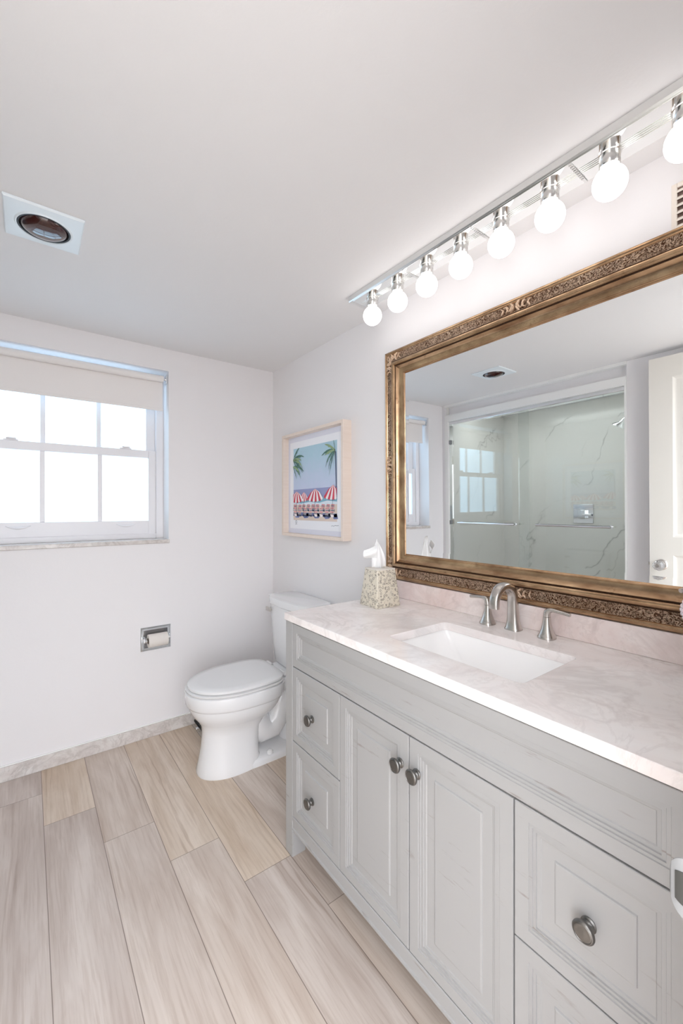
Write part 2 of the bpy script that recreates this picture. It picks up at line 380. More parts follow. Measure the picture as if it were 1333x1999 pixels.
# ------------------------------------------------------------------ door leaf opened against the shower wall
door = bpy.data.objects.new('door_1', None); COL.objects.link(door); door.location = (DX0, YN + .02, 0)
struct(door, 'white panelled door standing open, seen in the mirror', 'door')
def panelled(mb, y0, y1, z0, z1, x, sgn, prof, mat=0):
    """concentric rectangular mouldings on the plane x, sgn = outward direction"""
    rings = []
    for ins, dep in prof:
        X = x + sgn * dep
        rings.append([(X, y0 + ins, z0 + ins), (X, y1 - ins, z0 + ins), (X, y1 - ins, z1 - ins), (X, y0 + ins, z1 - ins)])
    mb.loft(rings, cap0=False, cap1=True, mat=mat); return mb
DL0, DL1 = YN + .025, .885
def slab_with_panels(y0, y1, z0, z1, xb, xf, panels, prof):
    """box whose +x face at xf is cut into a grid around the panels"""
    b = MB(); ys = sorted({y0, y1, *[p[0] for p in panels], *[p[1] for p in panels]}); zs = sorted({z0, z1, *[p[2] for p in panels], *[p[3] for p in panels]})
    for a in range(len(ys) - 1):
        for c in range(len(zs) - 1):
            ya, yb_, za, zb = ys[a], ys[a + 1], zs[c], zs[c + 1]
            if any(p[0] <= ya and p[1] >= yb_ and p[2] <= za and p[3] >= zb for p in panels): continue
            b.add([(xf, ya, za), (xf, yb_, za), (xf, yb_, zb), (xf, ya, zb)], [(0, 1, 2, 3)])
    for p in panels: panelled(b, p[0], p[1], p[2], p[3], xf, 1, prof)
    b.add([(xb, y0, z0), (xb, y1, z0), (xb, y1, z1), (xb, y0, z1), (xf, y0, z0), (xf, y1, z0), (xf, y1, z1), (xf, y0, z1)], [(0, 1, 2, 3), (0, 1, 5, 4), (2, 3, 7, 6), (1, 2, 6, 5), (0, 3, 7, 4)])
    return b
dprof = [(0, 0), (.006, -.003), (.016, -.009), (.02, -.010), (.05, -.010), (.075, -.004)]
slab_with_panels(DL0, DL1, .012, DZ - .005, -.408, -.372, [(DL0 + .11, DL1 - .115, 1.09, DZ - .13), (DL0 + .11, DL1 - .115, .24, .985)], dprof).obj('door_leaf', door_m, door, smooth=20)
KY, KZ = .825, .925
kb = MB().lathe([(.0, 0), (.031, 0), (.031, .004), (.024, .010), (.012, .012), (.010, .030), (.014, .034)], (-.372, KY, KZ), (1, 0, 0), 28).obj('rosette', nickel_m, door)
b = MB(); b.lathe([(.012, 0), (.022, .006), (.029, .016), (.031, .024), (.028, .034), (.018, .042), (.010, .044)], (-.339, KY, KZ), (1, 0, 0), 10)
k = b.obj('knob', crystal_m, door, smooth=15); k['label'] = 'faceted glass knob'
MB().lathe([(.0, 0), (.010, 0), (.010, .003), (.0, .004)], (-.2955, KY, KZ), (1, 0, 0), 16).obj('knob_centre', nickel_m, k)
MB().lathe([(.006, -.006), (.012, -.004), (.012, .0), (.004, .002)], (-.334, KY, KZ), (1, 0, 0), 16).obj('knob_neck', nickel_m, kb)
b = MB(); b.box(-.400, -.380, DL1 - .0005, DL1 + .0015, KZ - .028, KZ + .028); b.box(-.396, -.384, DL1, DL1 + .010, KZ - .009, KZ + .009)
b.obj('latch_plate', nickel_m, door)
MB().box(-.397, -.383, DL1 - .0005, DL1 + .002, KZ + .055, KZ + .075).obj('latch_plate', nickel_m, door)

# strike plate on the right jamb
sp = thing('strike_plate', 'white painted strike plate with curved lip at the right edge, on the door jamb', 'strike plate', (DX1 - .001, YN - .02, .942))
b = MB(); ring = []
def lip(y, z0, z1, x, th=.002): return [(x, y, z0), (x, y, z1), (x + th, y, z1), (x + th, y, z0)]
Z0, Z1 = .913, .971
rr = [lip(YN - .03, Z0, Z1, DX1 - .0035), lip(YN - .005, Z0, Z1, DX1 - .0035)]
for i in range(11):
    tt = R(90) * i / 10.4; hh_ = .027 * math.cos(tt) ** .6 + .002
    rr.append(lip(YN + .002 + .0215 * math.sin(tt), .942 - hh_, .942 + hh_, DX1 - .0058 + .0045 * math.sin(tt) ** 3))
b.loft(rr); b.obj('lip_plate', plain('plate_paint', srgb(146, 146, 146), .4), sp, smooth=60)
b = MB(); rr = [[(q[0] - .0008, q[1], .942 + (q[2] - .942) * .55) for q in r] for r in rr[1:9]]
b.loft(rr); o = b.obj('worn_patch', plain('worn_metal', srgb(84, 83, 80), .5, .5), sp, smooth=60); o['label'] = 'bare grey metal inside the lip'

# ------------------------------------------------------------------ ceiling heat lamp
hl = thing('ceiling_heat_lamp', 'square white ceiling heat lamp with a dark red round bulb', 'heat lamp', (.042, 1.655, CH))
hx, hy, hw, hd = .042, 1.655, .103, .107
def sq(z, k, n=48):
    pts = []
    for i in range(n):
        a = 2 * math.pi * i / n; c, s_ = math.cos(a), math.sin(a); m = max(abs(c), abs(s_))
        pts.append((hx + k * hw * c / m, hy + k * hd * s_ / m, z))
    return pts
def circ(z, r, n=48): return [(hx + r * math.cos(2 * math.pi * i / n), hy + r * math.sin(2 * math.pi * i / n), z) for i in range(n)]
MB().loft([sq(CH - .0005, 1), sq(CH - .005, 1), sq(CH - .008, .97), sq(CH - .009, .90), circ(CH - .010, .078), circ(CH - .014, .075), circ(CH - .013, .072), circ(CH - .001, .070)], False, False).obj('face_plate', enamel_m, hl, smooth=25)
MB().loft([circ(CH - .001, .0705), circ(CH - .0125, .0715), circ(CH - .0125, .0665), circ(CH - .001, .064)], False, False).obj('socket_ring', black_m, hl)
MB().lathe([(.064, -.001), (.064, -.008), (.058, -.017), (.045, -.024), (.025, -.029), (.0, -.030)], (hx, hy, CH), (0, 0, 1), 48, cap0=False).obj('lamp_bulb', redbulb_m, hl)

# ------------------------------------------------------------------ vanity light bar on the ceiling
BX0, BX1, BY0, BY1, BZ = 1.109, 1.228, .185, 1.426, 2.176
lb = thing('vanity_light_bar', 'long mirrored light bar with eight round bulbs above the mirror', 'light', ((BX0 + BX1) / 2, (BY0 + BY1) / 2, CH))
b = MB(); prof = [(BX0, CH - .0005), (BX0 + .001, CH - .004), (BX0 + .004, BZ + .004), (BX0 + .007, BZ), (BX1 - .007, BZ), (BX1 - .004, BZ + .004), (BX1 - .001, CH - .004), (BX1, CH - .0005)]
b.loft([[(x, BY0, z) for x, z in prof], [(x, BY1, z) for x, z in prof]]); b.obj('housing', bar_m, lb, smooth=20)
BXC = (BX0 + BX1) / 2
ys = [1.333 - .1505 * i for i in range(8)]
secs = [(1.408, (ys[1] + ys[2]) / 2), ((ys[1] + ys[2]) / 2, (ys[3] + ys[4]) / 2), ((ys[3] + ys[4]) / 2, (ys[5] + ys[6]) / 2), ((ys[5] + ys[6]) / 2, BY0 + .015)]
for ya, yb_ in secs:
    b = MB(); b.box(BX0 + .010, BX1 - .010, yb_ + .004, ya - .004, BZ - .003, BZ + .001)
    for q in (-.012, -.005, .002, .009): b.box(BXC + q, BXC + q + .0015, yb_ + .006, ya - .006, BZ - .0042, BZ - .003)
    b.obj('mirrored_plate', plate_m, lb, bevel=.0015)
for j in range(3):
    y = secs[j][1]; b = MB(); b.box(BX0 + .010, BX1 - .010, y - .0035, y + .0035, BZ - .0055, BZ)
    for q in range(9): b.box(BX0 + .014 + q * .009, BX0 + .018 + q * .009, y - .0042, y + .0042, BZ - .007, BZ - .005)
    b.obj('joint_strip', bar_m, lb)
for y in ys:
    s_ = MB().lathe([(.026, 0), (.026, .003), (.0235, .004), (.0235, .030), (.021, .033), (.019, .033)], (BXC, y, BZ - .003), (0, 0, -1), 28).obj('socket', socket_m, lb)
    pr = [(.013, .026), (.014, .034)] + [(.0395 * math.sin(a), .0735 - .0395 * math.cos(a)) for a in [R(22 + 158 * i / 14) for i in range(15)]]
    MB().lathe(pr, (BXC, y, BZ - .003), (0, 0, -1), 28).obj('light_bulb', bulb_m, lb)

# ------------------------------------------------------------------ wall vent
vt = thing('wall_vent', 'louvred white air vent on the wall above the mirror', 'vent', (XR, .22, 2.0))
b = MB(); VY0, VY1, VZ0, VZ1 = .11, .342, 1.90, 2.104
b.box(XR - .006, XR, VY0, VY0 + .012, VZ0, VZ1).box(XR - .006, XR, VY1 - .012, VY1, VZ0, VZ1).box(XR - .006, XR, VY0 + .012, VY1 - .012, VZ1 - .012, VZ1).box(XR - .006, XR, VY0 + .012, VY1 - .012, VZ0, VZ0 + .012)
b.obj('vent_frame', louvre_m, vt, bevel=.001)
MB().box(XR - .0015, XR - .0005, VY0 + .012, VY1 - .012, VZ0 + .012, VZ1 - .012).obj('duct_back', louvre_dark_m, vt)
z = VZ1 - .022
while z > VZ0 + .014:
    MB().add([(XR - .002, VY0 + .012, z + .004), (XR - .002, VY1 - .012, z + .004), (XR - .009, VY1 - .012, z - .005), (XR - .009, VY0 + .012, z - .005), (XR - .002, VY0 + .012, z + .006), (XR - .002, VY1 - .012, z + .006), (XR - .009, VY1 - .012, z - .003), (XR - .009, VY0 + .012, z - .003)],
             [(0, 1, 2, 3), (4, 5, 6, 7), (0, 1, 5, 4), (2, 3, 7, 6), (1, 2, 6, 5), (0, 3, 7, 4)]).obj('slat', louvre_m, vt)
    z -= .0178

# ------------------------------------------------------------------ mirror
MY0, MY1, MZ0, MZ1, MX = .121, 1.386, .969, 1.980, 1.3155
TILT = R(.42)
mr = thing('wall_mirror', 'large rectangular mirror in an ornate antique gold frame over the vanity', 'mirror', (MX, (MY0 + MY1) / 2, MZ0))
mr.rotation_euler = (0, -TILT, 0)
cy = (MY0 + MY1) / 2; HY, HZ = (MY1 - MY0) / 2, MZ1 - MZ0
def inroot(o):      # parts are modelled in the mirror's own axes, origin at the bottom centre of its back
    o.parent = mr; return o
def rect_loop(ins, h): return [(-h, -HY + ins, ins), (-h, HY - ins, ins), (-h, HY - ins, HZ - ins), (-h, -HY + ins, HZ - ins)]
prof = [(0, 0), (0, .017), (.003, .021), (.008, .0225), (.010, .020), (.012, .0195), (.0145, .021), (.017, .0185)]
cove = [(.017, .0185), (.024, .016), (.032, .0165), (.040, .019), (.047, .023), (.052, .028)]
rest1 = [(.052, .028), (.054, .0275), (.0545, .0255), (.056, .026)]
ridge = [(.056, .026), (.0575, .034), (.0605, .0385), (.065, .040), (.0695, .039), (.073, .035), (.075, .030)]
rest2 = [(.075, .030), (.0765, .0285), (.078, .0305), (.080, .0295)]
slope = [(.080, .0295), (.086, .0235), (.094, .0175), (.102, .0135), (.1065, .012), (.1085, .0135), (.111, .0135), (.1125, .011), (.1145, .009), (.117, .006), (.117, .002)]
b = MB()
for pr, mi in ((prof, 0), (cove, 1), (rest1, 2), (ridge, 0), (rest2, 2), (slope, 0)):
    b.loft([rect_loop(*q) for q in pr], False, False, mi)
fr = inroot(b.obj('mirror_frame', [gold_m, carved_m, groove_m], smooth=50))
IN = .1145
def gl(ins, h): return [(-h, -HY + ins, ins), (-h, HY - ins, ins), (-h, HY - ins, HZ - ins), (-h, -HY + ins, HZ - ins)]
inroot(MB().loft([gl(IN, .001), gl(IN, .0078), gl(IN + .021, .00745)], True, True).obj('mirror_glass', glassy_m, smooth=0))
def ornament(c, along, across, n, spread, size):
    """a cluster of carved leaves and beads lying in the cove; c on the cove, vectors in mirror axes"""
    rng = random.Random(int(1000 * (c[1] + 3 * c[2])) + n); b = MB(); A, Cc, N = Vector(along), Vector(across), Vector((-1, 0, 0)); c = Vector(c)
    for i in range(n):
        s = (i + .5) / n * 2 - 1; k = 1 - .55 * abs(s)
        for q in (-1, 1):
            ang = q * R(35 + 30 * rng.random()) * (1 if s > 0 else -1)
            d = (A * math.cos(ang) + Cc * math.sin(ang)) * (1 if s >= 0 else -1); e = N.cross(d)
            p = c + A * s * spread + Cc * q * .0085 * k + N * (.004 * k)
            L = size * (.7 + .5 * rng.random()) * k
            b.blob(p, (d * L, e * L * .36, N * (.006 + .004 * rng.random()) * k), 8, 6)
        b.blob(c + A * s * spread + N * .006 * k, (A * .005 * k, Cc * .005 * k, N * .005 * k), 8, 5)
    for q in (-1, 1):
        pts = [c + A * q * (.006 + .004 * j) * 1.0 + Cc * (.010 * math.cos(j * .9)) + N * .007 for j in range(9)]
        b.tube(pts, [.0035 - .0002 * j for j in range(9)], 6)
    o = b.obj('carved_ornament', ornament_m, fr, smooth=60); o.matrix_parent_inverse = Matrix.Identity(4); return o
cv, hh = .033, .019
for yy, zz in ((0, HZ - cv), (0, cv)): ornament((-hh, yy, zz), (0, 1, 0), (0, 0, 1), 6, .055, .017)
for yy in (HY - cv, -HY + cv): ornament((-hh, yy, HZ / 2), (0, 0, 1), (0, 1, 0), 5, .045, .015)
for sy in (1, -1):
    for sz in (0, 1):
        z0 = HZ - cv if sz else cv; vz = -1 if sz else 1
        ornament((-hh, sy * (HY - cv - .030), z0), (0, 1, 0), (0, 0, 1), 4, .040, .015)
        ornament((-hh, sy * (HY - cv), z0 + vz * .034), (0, 0, 1), (0, 1, 0), 4, .034, .014)

# ------------------------------------------------------------------ vanity
VX, VYA, VYB, VTOP, VBOT = .7736, .124, 1.3746, .862, .098
va = thing('vanity_cabinet', 'grey distressed vanity cabinet with doors and drawers below the marble top', 'cabinet', (1.04, .75, 0))
PW = .047
b = MB()
for y0, y1 in ((VYA, VYA + PW), (VYB - PW, VYB)):
    b.box(VX, VX + .058, y0, y1, 0, VTOP)              # front posts reaching the floor
    b.box(XR - .062, XR - .004, y0, y1, 0, VTOP)
    b.box(VX + .058, XR - .062, y0 + .008, y1 - .020, VBOT + .01, VTOP)
b.box(VX + .022, VX + .034, VYA + PW, VYB - PW, VBOT + .03, VTOP - .001)
b.box(VX + .03, XR - .02, VYA + .03, VYB - .03, VBOT + .01, VBOT + .03)
b.box(XR - .02, XR - .008, VYA + .03, VYB - .03, VBOT + .03, VTOP)
b.obj('cabinet_body', vanity_m, va, bevel=.0015)
MB().box(VX + .018, VX + .0218, VYA + PW, VYB - PW, .150, VTOP - .001).obj('front_gap', dark_m, va)
b = MB()                                               # bottom rail with a stepped bead
pr = [(VX + .024, VBOT), (VX + .002, VBOT), (VX, VBOT + .003), (VX, VBOT + .010), (VX + .003, VBOT + .012), (VX + .003, VBOT + .040), (VX, VBOT + .043), (VX, VBOT + .052), (VX + .002, VBOT + .054), (VX + .024, VBOT + .054)]
b.loft([[(x, VYA + PW, z) for x, z in pr], [(x, VYB - PW, z) for x, z in pr]]); b.obj('bottom_rail', vanity_m, va, smooth=20)
FX = VX + .0005
def front(name, y0, y1, z0, z1, raised=True, ins=.029):
    prof = [(0, .018), (0, .0012), (.0012, 0), (ins, 0), (ins + .001, .0022), (ins + .0065, .0014), (ins + .0075, .0042), (ins + .013, .0034), (ins + .014, .0064), (ins + .020, .0072), (ins + .022, .0092)]
    if raised: prof += [(ins + .046, .0092), (ins + .0475, .0066), (ins + .050, .0056)]
    b = MB(); panelled(b, y0, y1, z0, z1, FX, 1, prof)
    b.add([(FX + .018, y0, z0), (FX + .018, y1, z0), (FX + .018, y1, z1), (FX + .018, y0, z1)], [(0, 1, 2, 3)])
    return b.obj(name, vanity_m, va, smooth=12)
def knob(y, z, parent):
    pr = [(.0, 0), (.0125, 0), (.0130, .002), (.0105, .004), (.0110, .006), (.0085, .0075), (.0070, .010), (.0075, .013), (.0125, .0155), (.0172, .018), (.0185, .0205), (.0185, .0230), (.0165, .0255), (.0150, .0258), (.0142, .0250), (.0130, .0258), (.0115, .0254), (.0070, .0262), (.0, .0264)]
    return MB().lathe(pr, (FX - .0001 + (.0056 if parent.name.startswith('drawer') else 0), y, z), (-1, 0, 0), 32).obj('knob', pewter_m, parent, smooth=50)
G = .0017
Y1, Y2, Y3, Y4, Y5 = VYB - PW, 1.0375, .7430, .4568, VYA + PW
front('false_drawer_front', Y5 + G, Y1 - G, .7045, VTOP - .0025, False)
for ya, yb_, ky in ((Y2, Y1, 1.2025), (Y5, Y4, .3195)):
    for z0, z1, kz in ((.4330, .7005, .5565), (.1560, .4295, .2730)):
        d = front('drawer', ya + G, yb_ - G, z0, z1); knob(ky if ya > .5 else ky, kz, d)
for ya, yb_, ky in ((Y3, Y2, Y3 + .030), (Y4, Y3, Y3 - .002 - .0)):
    d = front('door', ya + G, yb_ - G, .1560, .7005); knob(ky if ky > Y3 else Y3 - .028, .6190, d)

# countertop with rectangular cut-out
CZ, CT = .8898, .0265
CX0, CX1, CY0, CY1 = VX - .004, XR, VYA - .006, 1.380
SX0_, SX1_, SY0_, SY1_ = .878, 1.150, .498, .930
def rrect(x0, x1, y0, y1, r, z, k=6):
    pts = []
    for cx, cy_, a0 in ((x0 + r, y0 + r, 180), (x1 - r, y0 + r, 270), (x1 - r, y1 - r, 0), (x0 + r, y1 - r, 90)):
        pts += [(cx + r * math.cos(R(a0 + 90 * i / k)), cy_ + r * math.sin(R(a0 + 90 * i / k)), z) for i in range(k + 1)]
    return pts
ct = thing('countertop', 'white marble countertop with pale pink veins on the grey vanity', 'countertop', (1.04, .75, CZ - CT))
b = MB(); k = 6; nI = 4 * (k + 1)
for z in (CZ, CZ - CT):
    inner = rrect(SX0_, SX1_, SY0_, SY1_, .018, z); outer = [(CX0, CY0, z), (CX1, CY0, z), (CX1, CY1, z), (CX0, CY1, z)]
    v = inner + outer; f = []
    for c in range(4):
        for i in range(k): f.append((c * (k + 1) + i, c * (k + 1) + i + 1, nI + c))
        f.append((c * (k + 1) + k, ((c + 1) % 4) * (k + 1), nI + (c + 1) % 4, nI + c))
    b.add(v, f)
o0 = nI + 4
b.f += [(i, (i + 1) % nI, o0 + (i + 1) % nI, o0 + i) for i in range(nI)] + [(nI + c, nI + (c + 1) % 4, o0 + nI + (c + 1) % 4, o0 + nI + c) for c in range(4)]
b.m += [0] * (nI + 4)
b.obj('counter_slab', counter_m, ct, bevel=.0015, smooth=30)
tag(MB().box(XR - .020, XR, CY0, CY1, CZ + .0003, MZ0 - .003).obj('backsplash', splash_m, bevel=.0015), 'low pink veined marble backsplash under the gold mirror frame', 'backsplash')

# undermount sink
sk = thing('sink', 'white rectangular undermount sink set in the marble countertop', 'sink', (1.01, .714, .74))
b = MB(); zt = CZ - CT - .0005
rings = [rrect(SX0_ - .022, SX1_ + .022, SY0_ - .022, SY1_ + .022, .03, zt), rrect(SX0_ - .004, SX1_ + .004, SY0_ - .004, SY1_ + .004, .02, zt), rrect(SX0_ - .003, SX1_ + .003, SY0_ - .002, SY1_ + .002, .020, zt - .008),
         rrect(SX0_ + .008, SX1_ - .012, SY0_ + .06, SY1_ - .06, .022, zt - .075), rrect(SX0_ + .016, SX1_ - .022, SY0_ + .105, SY1_ - .105, .022, zt - .115), rrect(SX0_ + .030, SX1_ - .036, SY0_ + .125, SY1_ - .125, .022, zt - .124),
         rrect(.985, 1.035, .689, .739, .0245, zt - .128)]
outer = [rrect(SX0_ + .03, SX1_ - .03, SY0_ + .10, SY1_ - .10, .03, zt - .140), rrect(SX0_ - .012, SX1_ + .012, SY0_ + .04, SY1_ - .04, .03, zt - .07), rrect(SX0_ - .022, SX1_ + .022, SY0_ - .022, SY1_ + .022, .03, zt - .012)]
b.loft([rings[0]] + rings[1:], False, True); b.loft([rings[0]] + outer[::-1], False, True)
b.obj('basin', sink_m, sk, smooth=30)
MB().lathe([(.0, .0), (.021, .0), (.022, .002), (.019, .004), (.0, .003)], (1.01, .714, zt - .1278), (0, 0, 1), 24).obj('drain', chrome_m, sk)

# faucet
fc = thing('faucet', 'brushed nickel arched faucet with two lever handles behind the sink', 'faucet', (1.235, .735, CZ))
def sect(c, d, side, wx, wy, n=20, p=3.2):
    """squarish section of a bar: c centre, side axis, other axis"""
    e2 = Vector(d).cross(Vector(side)).normalized(); s_ = Vector(side); r = []
    for i in range(n):
        a = 2 * math.pi * i / n; ca, sa = math.cos(a), math.sin(a)
        r.append(Vector(c) + s_ * wx * math.copysign(abs(ca) ** (2 / p), ca) + e2 * wy * math.copysign(abs(sa) ** (2 / p), sa))
    return r
FXX, FYY = 1.252, .7395
b = MB()
path = [(0, 0, .026, .022), (0, .004, .026, .022), (0, .010, .0225, .019), (0, .030, .0185, .0158), (-.001, .06, .0165, .0145), (-.003, .09, .0155, .0138)]
for i in range(1, 13):
    a = R(180 - i * 15.5); cx, cz, rad = -.055, .098, .052
    path.append((cx - rad * math.cos(a), cz + rad * math.sin(a) * .93, .0152, .0132 - .0002 * i))
path.append((-.1075, .082, .0155, .0098))
P3 = [Vector((FXX + q[0], FYY, CZ + q[1])) for q in path]; rings = []
for i, q in enumerate(path):
    d = (P3[min(i + 1, len(P3) - 1)] - P3[max(i - 1, 0)]).normalized() if i > 2 else Vector((0, 0, 1))
    rings.append(sect(P3[i], d, (0, 1, 0), q[2], q[3]))
b.loft(rings); b.obj('spout', nickel_m, fc, smooth=45)
for hy_, sg, hx_ in ((.829, 1, 1.244), (.629, -1, 1.248)):
    b = MB(); pr = [(0, .0245), (.006, .0245), (.008, .0232), (.016, .0195), (.028, .0150), (.045, .0115), (.060, .0100), (.064, .0098)]
    b.loft([sect((hx_, hy_, CZ + h), (0, 0, 1), (0, 1, 0), r_, r_, 20, 2.8) for h, r_ in pr])
    h = b.obj('handle', nickel_m, fc, smooth=45)
    b = MB(); pts = [(0, .065, .0098), (0, .072, .0097), (.002, .080, .0094), (.008, .0855, .0080), (.018, .0875, .0068), (.034, .0865, .0062), (.060, .0835, .0060), (.068, .0825, .0058)]
    P3 = [Vector((hx_, hy_ + sg * q[0], CZ + q[1])) for q in pts]; rings = []
    for i, q in enumerate(pts):
        d = (P3[min(i + 1, len(P3) - 1)] - P3[max(i - 1, 0)]).normalized(); rings.append(sect(P3[i], d, (1, 0, 0), q[2], q[2] if i < 4 else q[2] * .85, 16, 2.6))
    b.loft(rings); b.obj('lever', nickel_m, h, smooth=45)

# tissue box and tissue
TB = Vector((1.143, 1.258, CZ)); rot = R(-4)
tb = thing('tissue_box', 'tapered beige patterned tissue box cover on the far end of the countertop', 'tissue box', TB); tb.rotation_euler = (0, 0, rot)
def sqr(h, s, z=0, r=.006): return [Vector(p) for p in rrect(-s, s, -h, h, r, z, 3)]
b = MB(); b.loft([sqr(.0575, .0605, .0005), sqr(.0575, .0605, .004), sqr(.0425, .0465, .146)], True, False)
o = b.obj('box_body', tbox_m, smooth=30); o.parent = tb
b = MB(); n_ = 16
def slot(z, k): return [Vector((.010 + .022 * k * math.cos(R(22.5 + 360 * i / 16) + math.pi), .012 + .024 * k * math.sin(R(22.5 + 360 * i / 16) + math.pi), z)) for i in range(16)]
def rs(s, h, z): return [Vector(p) for p in rrect(-s, s, -h, h, .005, z, 3)]
b.loft([rs(.0465, .0425, .1455), rs(.0472, .0432, .147), rs(.0468, .0428, .150), slot(.1500, 1), slot(.140, .9)], False, False)
o = b.obj('box_top', tbox_top_m, smooth=30); o.parent = tb
ts = thing('tissue', 'white paper tissue sticking up out of the patterned box', 'tissue', TB + Vector((0, 0, .150)))
EW, ED = Vector((.799, -.6015, 0)), Vector((.6015, .799, 0))
def sheet(fn, nu, nv): 
    b = MB(); v = [fn(i / nu, j / nv) for j in range(nv + 1) for i in range(nu + 1)]
    f = [(j * (nu + 1) + i, j * (nu + 1) + i + 1, (j + 1) * (nu + 1) + i + 1, (j + 1) * (nu + 1) + i) for j in range(nv) for i in range(nu)]
    return b.add(v, f)
T0 = TB + Vector((.018, .026, .144))
def fin(u, v):
    l = -.030 + .021 * max(0, (v - .35) / .65) ** 1.3; r = .033 - .042 * v ** 2
    x = l + (r - l) * u; h = .120 * v * (1 - .06 * (2 * u - .8) ** 2 * v)
    dep = .046 * (u - .5) * (1 - .75 * v) + .007 * math.sin(u * 8 + v * 1.2) * (1 - .6 * v) + .0025 * math.sin(u * 19 - 2 * v) * (1 - .5 * v)
    return T0 + EW * x + ED * dep + Vector((0, 0, h))
def flap(u, v):
    x = -.010 - .053 * v - .003 * math.sin(math.pi * u) * v; zt_ = .102 - .029 * v ** .6; zb_ = .046 - .005 * v
    z = zb_ + (zt_ - zb_) * u
    dep = -.020 + .014 * v - .012 * math.sin(math.pi * u) + .003 * math.sin(7 * u + 3 * v)
    return T0 + EW * x + ED * dep + Vector((0, 0, z))
for fn, nm in ((fin, 'tissue_sheet'), (flap, 'tissue_fold')):
    o = sheet(fn, 30, 24).obj(nm, paper_m, ts, smooth=180); m = o.modifiers.new('thick', 'SOLIDIFY'); m.thickness = .0012

# beaded soap dispenser at the right edge of the frame
SDX, SDY = 1.222, .262
sd = thing('soap_dispenser', 'beaded pump soap dispenser at the right edge, on the countertop', 'soap dispenser', (SDX, SDY, CZ))
MB().lathe([(.0, 0.0003), (.030, 0.0003), (.032, .004), (.026, .010), (.014, .030), (.012, .080), (.016, .116), (.028, .130), (.034, .156), (.028, .180), (.014, .190), (.012, .198), (.0, .198)], (SDX, SDY, CZ), (0, 0, 1), 24).obj('bottle', pewter_m, sd)
b = MB()
for j in range(7):
    zz = .129 + j * .009; rr_ = .036 * math.sqrt(max(.1, 1 - ((zz - .156) / .037) ** 2))
    nb = max(8, int(2 * math.pi * rr_ / .0092))
    for i in range(nb):
        a = 2 * math.pi * (i + .5 * (j % 2)) / nb; c = (SDX + rr_ * math.cos(a), SDY + rr_ * math.sin(a), CZ + zz)
        b.blob(c, ((.0046, 0, 0), (0, .0046, 0), (0, 0, .0046)), 8, 5)
o = b.obj('beadwork', plain('pearl_beads', srgb(232, 222, 228), .15, coat=.6), sd); o['label'] = 'pearly beads covering the bottle'
b = MB(); b.lathe([(.006, .194), (.006, .203), (.012, .204), (.012, .212), (.0, .214)], (SDX, SDY, CZ), (0, 0, 1), 16)
dv = Vector((-.80, .60, 0)); b.tube([Vector((SDX, SDY, CZ + .2065)) + dv * q + Vector((0, 0, -zq)) for q, zq in ((0, 0), (.020, 0), (.038, .0005), (.050, .003))], [.007, .0068, .006, .005], 10)
b.obj('pump', nickel_m, sd)

# ------------------------------------------------------------------ framed beach print
PX, PY0, PY1, PZ0, PZ1 = 1.262, 1.664, 2.293, 1.115, 1.731
pc = thing('framed_print', 'pale wood framed beach print with striped umbrellas above the toilet', 'picture', (XR, (PY0 + PY1) / 2, PZ0))
FWD = .017
b = MB()
b.box(PX, XR - .0005, PY0, PY0 + FWD, PZ0, PZ1).box(PX, XR - .0005, PY1 - FWD, PY1, PZ0, PZ1).box(PX, XR - .0005, PY0 + FWD, PY1 - FWD, PZ0, PZ0 + FWD).box(PX, XR - .0005, PY0 + FWD, PY1 - FWD, PZ1 - FWD, PZ1)
b.obj('picture_frame', pale_wood_m, pc, bevel=.001)
MB().box(1.301, 1.308, PY0 + FWD, PY1 - FWD, PZ0 + FWD, PZ1 - FWD).obj('mat_board', matboard_m, pc)
ART = {}
for nm, c in dict(paper=(240, 242, 248), sky=(176, 196, 226), sea=(150, 156, 196), teal=(134, 184, 206), foam=(222, 232, 242), sand=(222, 206, 194), shade=(112, 124, 172), red=(206, 74, 92), white=(244, 236, 238), chair=(226, 210, 206), line=(74, 80, 104), green=(84, 122, 110), lime=(146, 170, 132), trunk=(84, 92, 120)).items():
    if nm == 'sky':
        t = NT('paint_sky'); z_ = t.n('SeparateXYZ', {0: t.pos()}).outputs[2]
        t.set(col=t.mix(t.ramp(t.math('ADD', t.math('MULTIPLY', t.math('SUBTRACT', z_, 1.4), 3.2), t.math('MULTIPLY', t.noise(t.pos(), 22, 3), .5)), [(.2, (0, 0, 0)), (.95, (1, 1, 1))]), srgb(200, 208, 234), srgb(176, 208, 224)), rough=.8); ART[nm] = t.mat
    else: ART[nm] = plain('paint_' + nm, srgb(*c), .8)
keys = list(ART); mi = {k: i for i, k in enumerate(keys)}
pr = MB(); lay = [0]
AX = 1.3005
def A(a, bb, l): return (AX - .00012 * l, 2.215 - a * .450, 1.211 + bb * .433)
def poly(pts, c, l): pr.add([A(a, bb, l) for a, bb in pts], [tuple(range(len(pts)))], mi[c])
poly([(-.091, -.118), (1.082, -.118), (1.082, 1.092), (-.091, 1.092)], 'paper', 0)
poly([(0, .38), (1, .38), (1, 1), (0, 1)], 'sky', 1)
poly([(0, .30), (1, .30), (1, .43), (0, .425)], 'sea', 2)
poly([(0, .2), (1, .2), (1, .325), (.6, .315), (.3, .30), (0, .31)], 'teal', 3)
poly([(0, .18), (1, .18), (1, .245), (.8, .262), (.62, .235), (.4, .25), (.2, .23), (0, .245)], 'foam', 4)
poly([(0, 0), (1, 0), (1, .215), (.7, .20), (0, .215)], 'sand', 5)
rg = random.Random(3)
for a0 in (.0, .22, .47, .7, .88): poly([(a0, .075), (a0 + .06, .04 - .02 * rg.random()), (a0 + .14, .035), (min(a0 + .20, 1), .085), (min(a0 + .12, 1), .10)], 'shade', 6)
poly([(0, .06), (1, .055), (1, .098), (0, .11)], 'shade', 6)
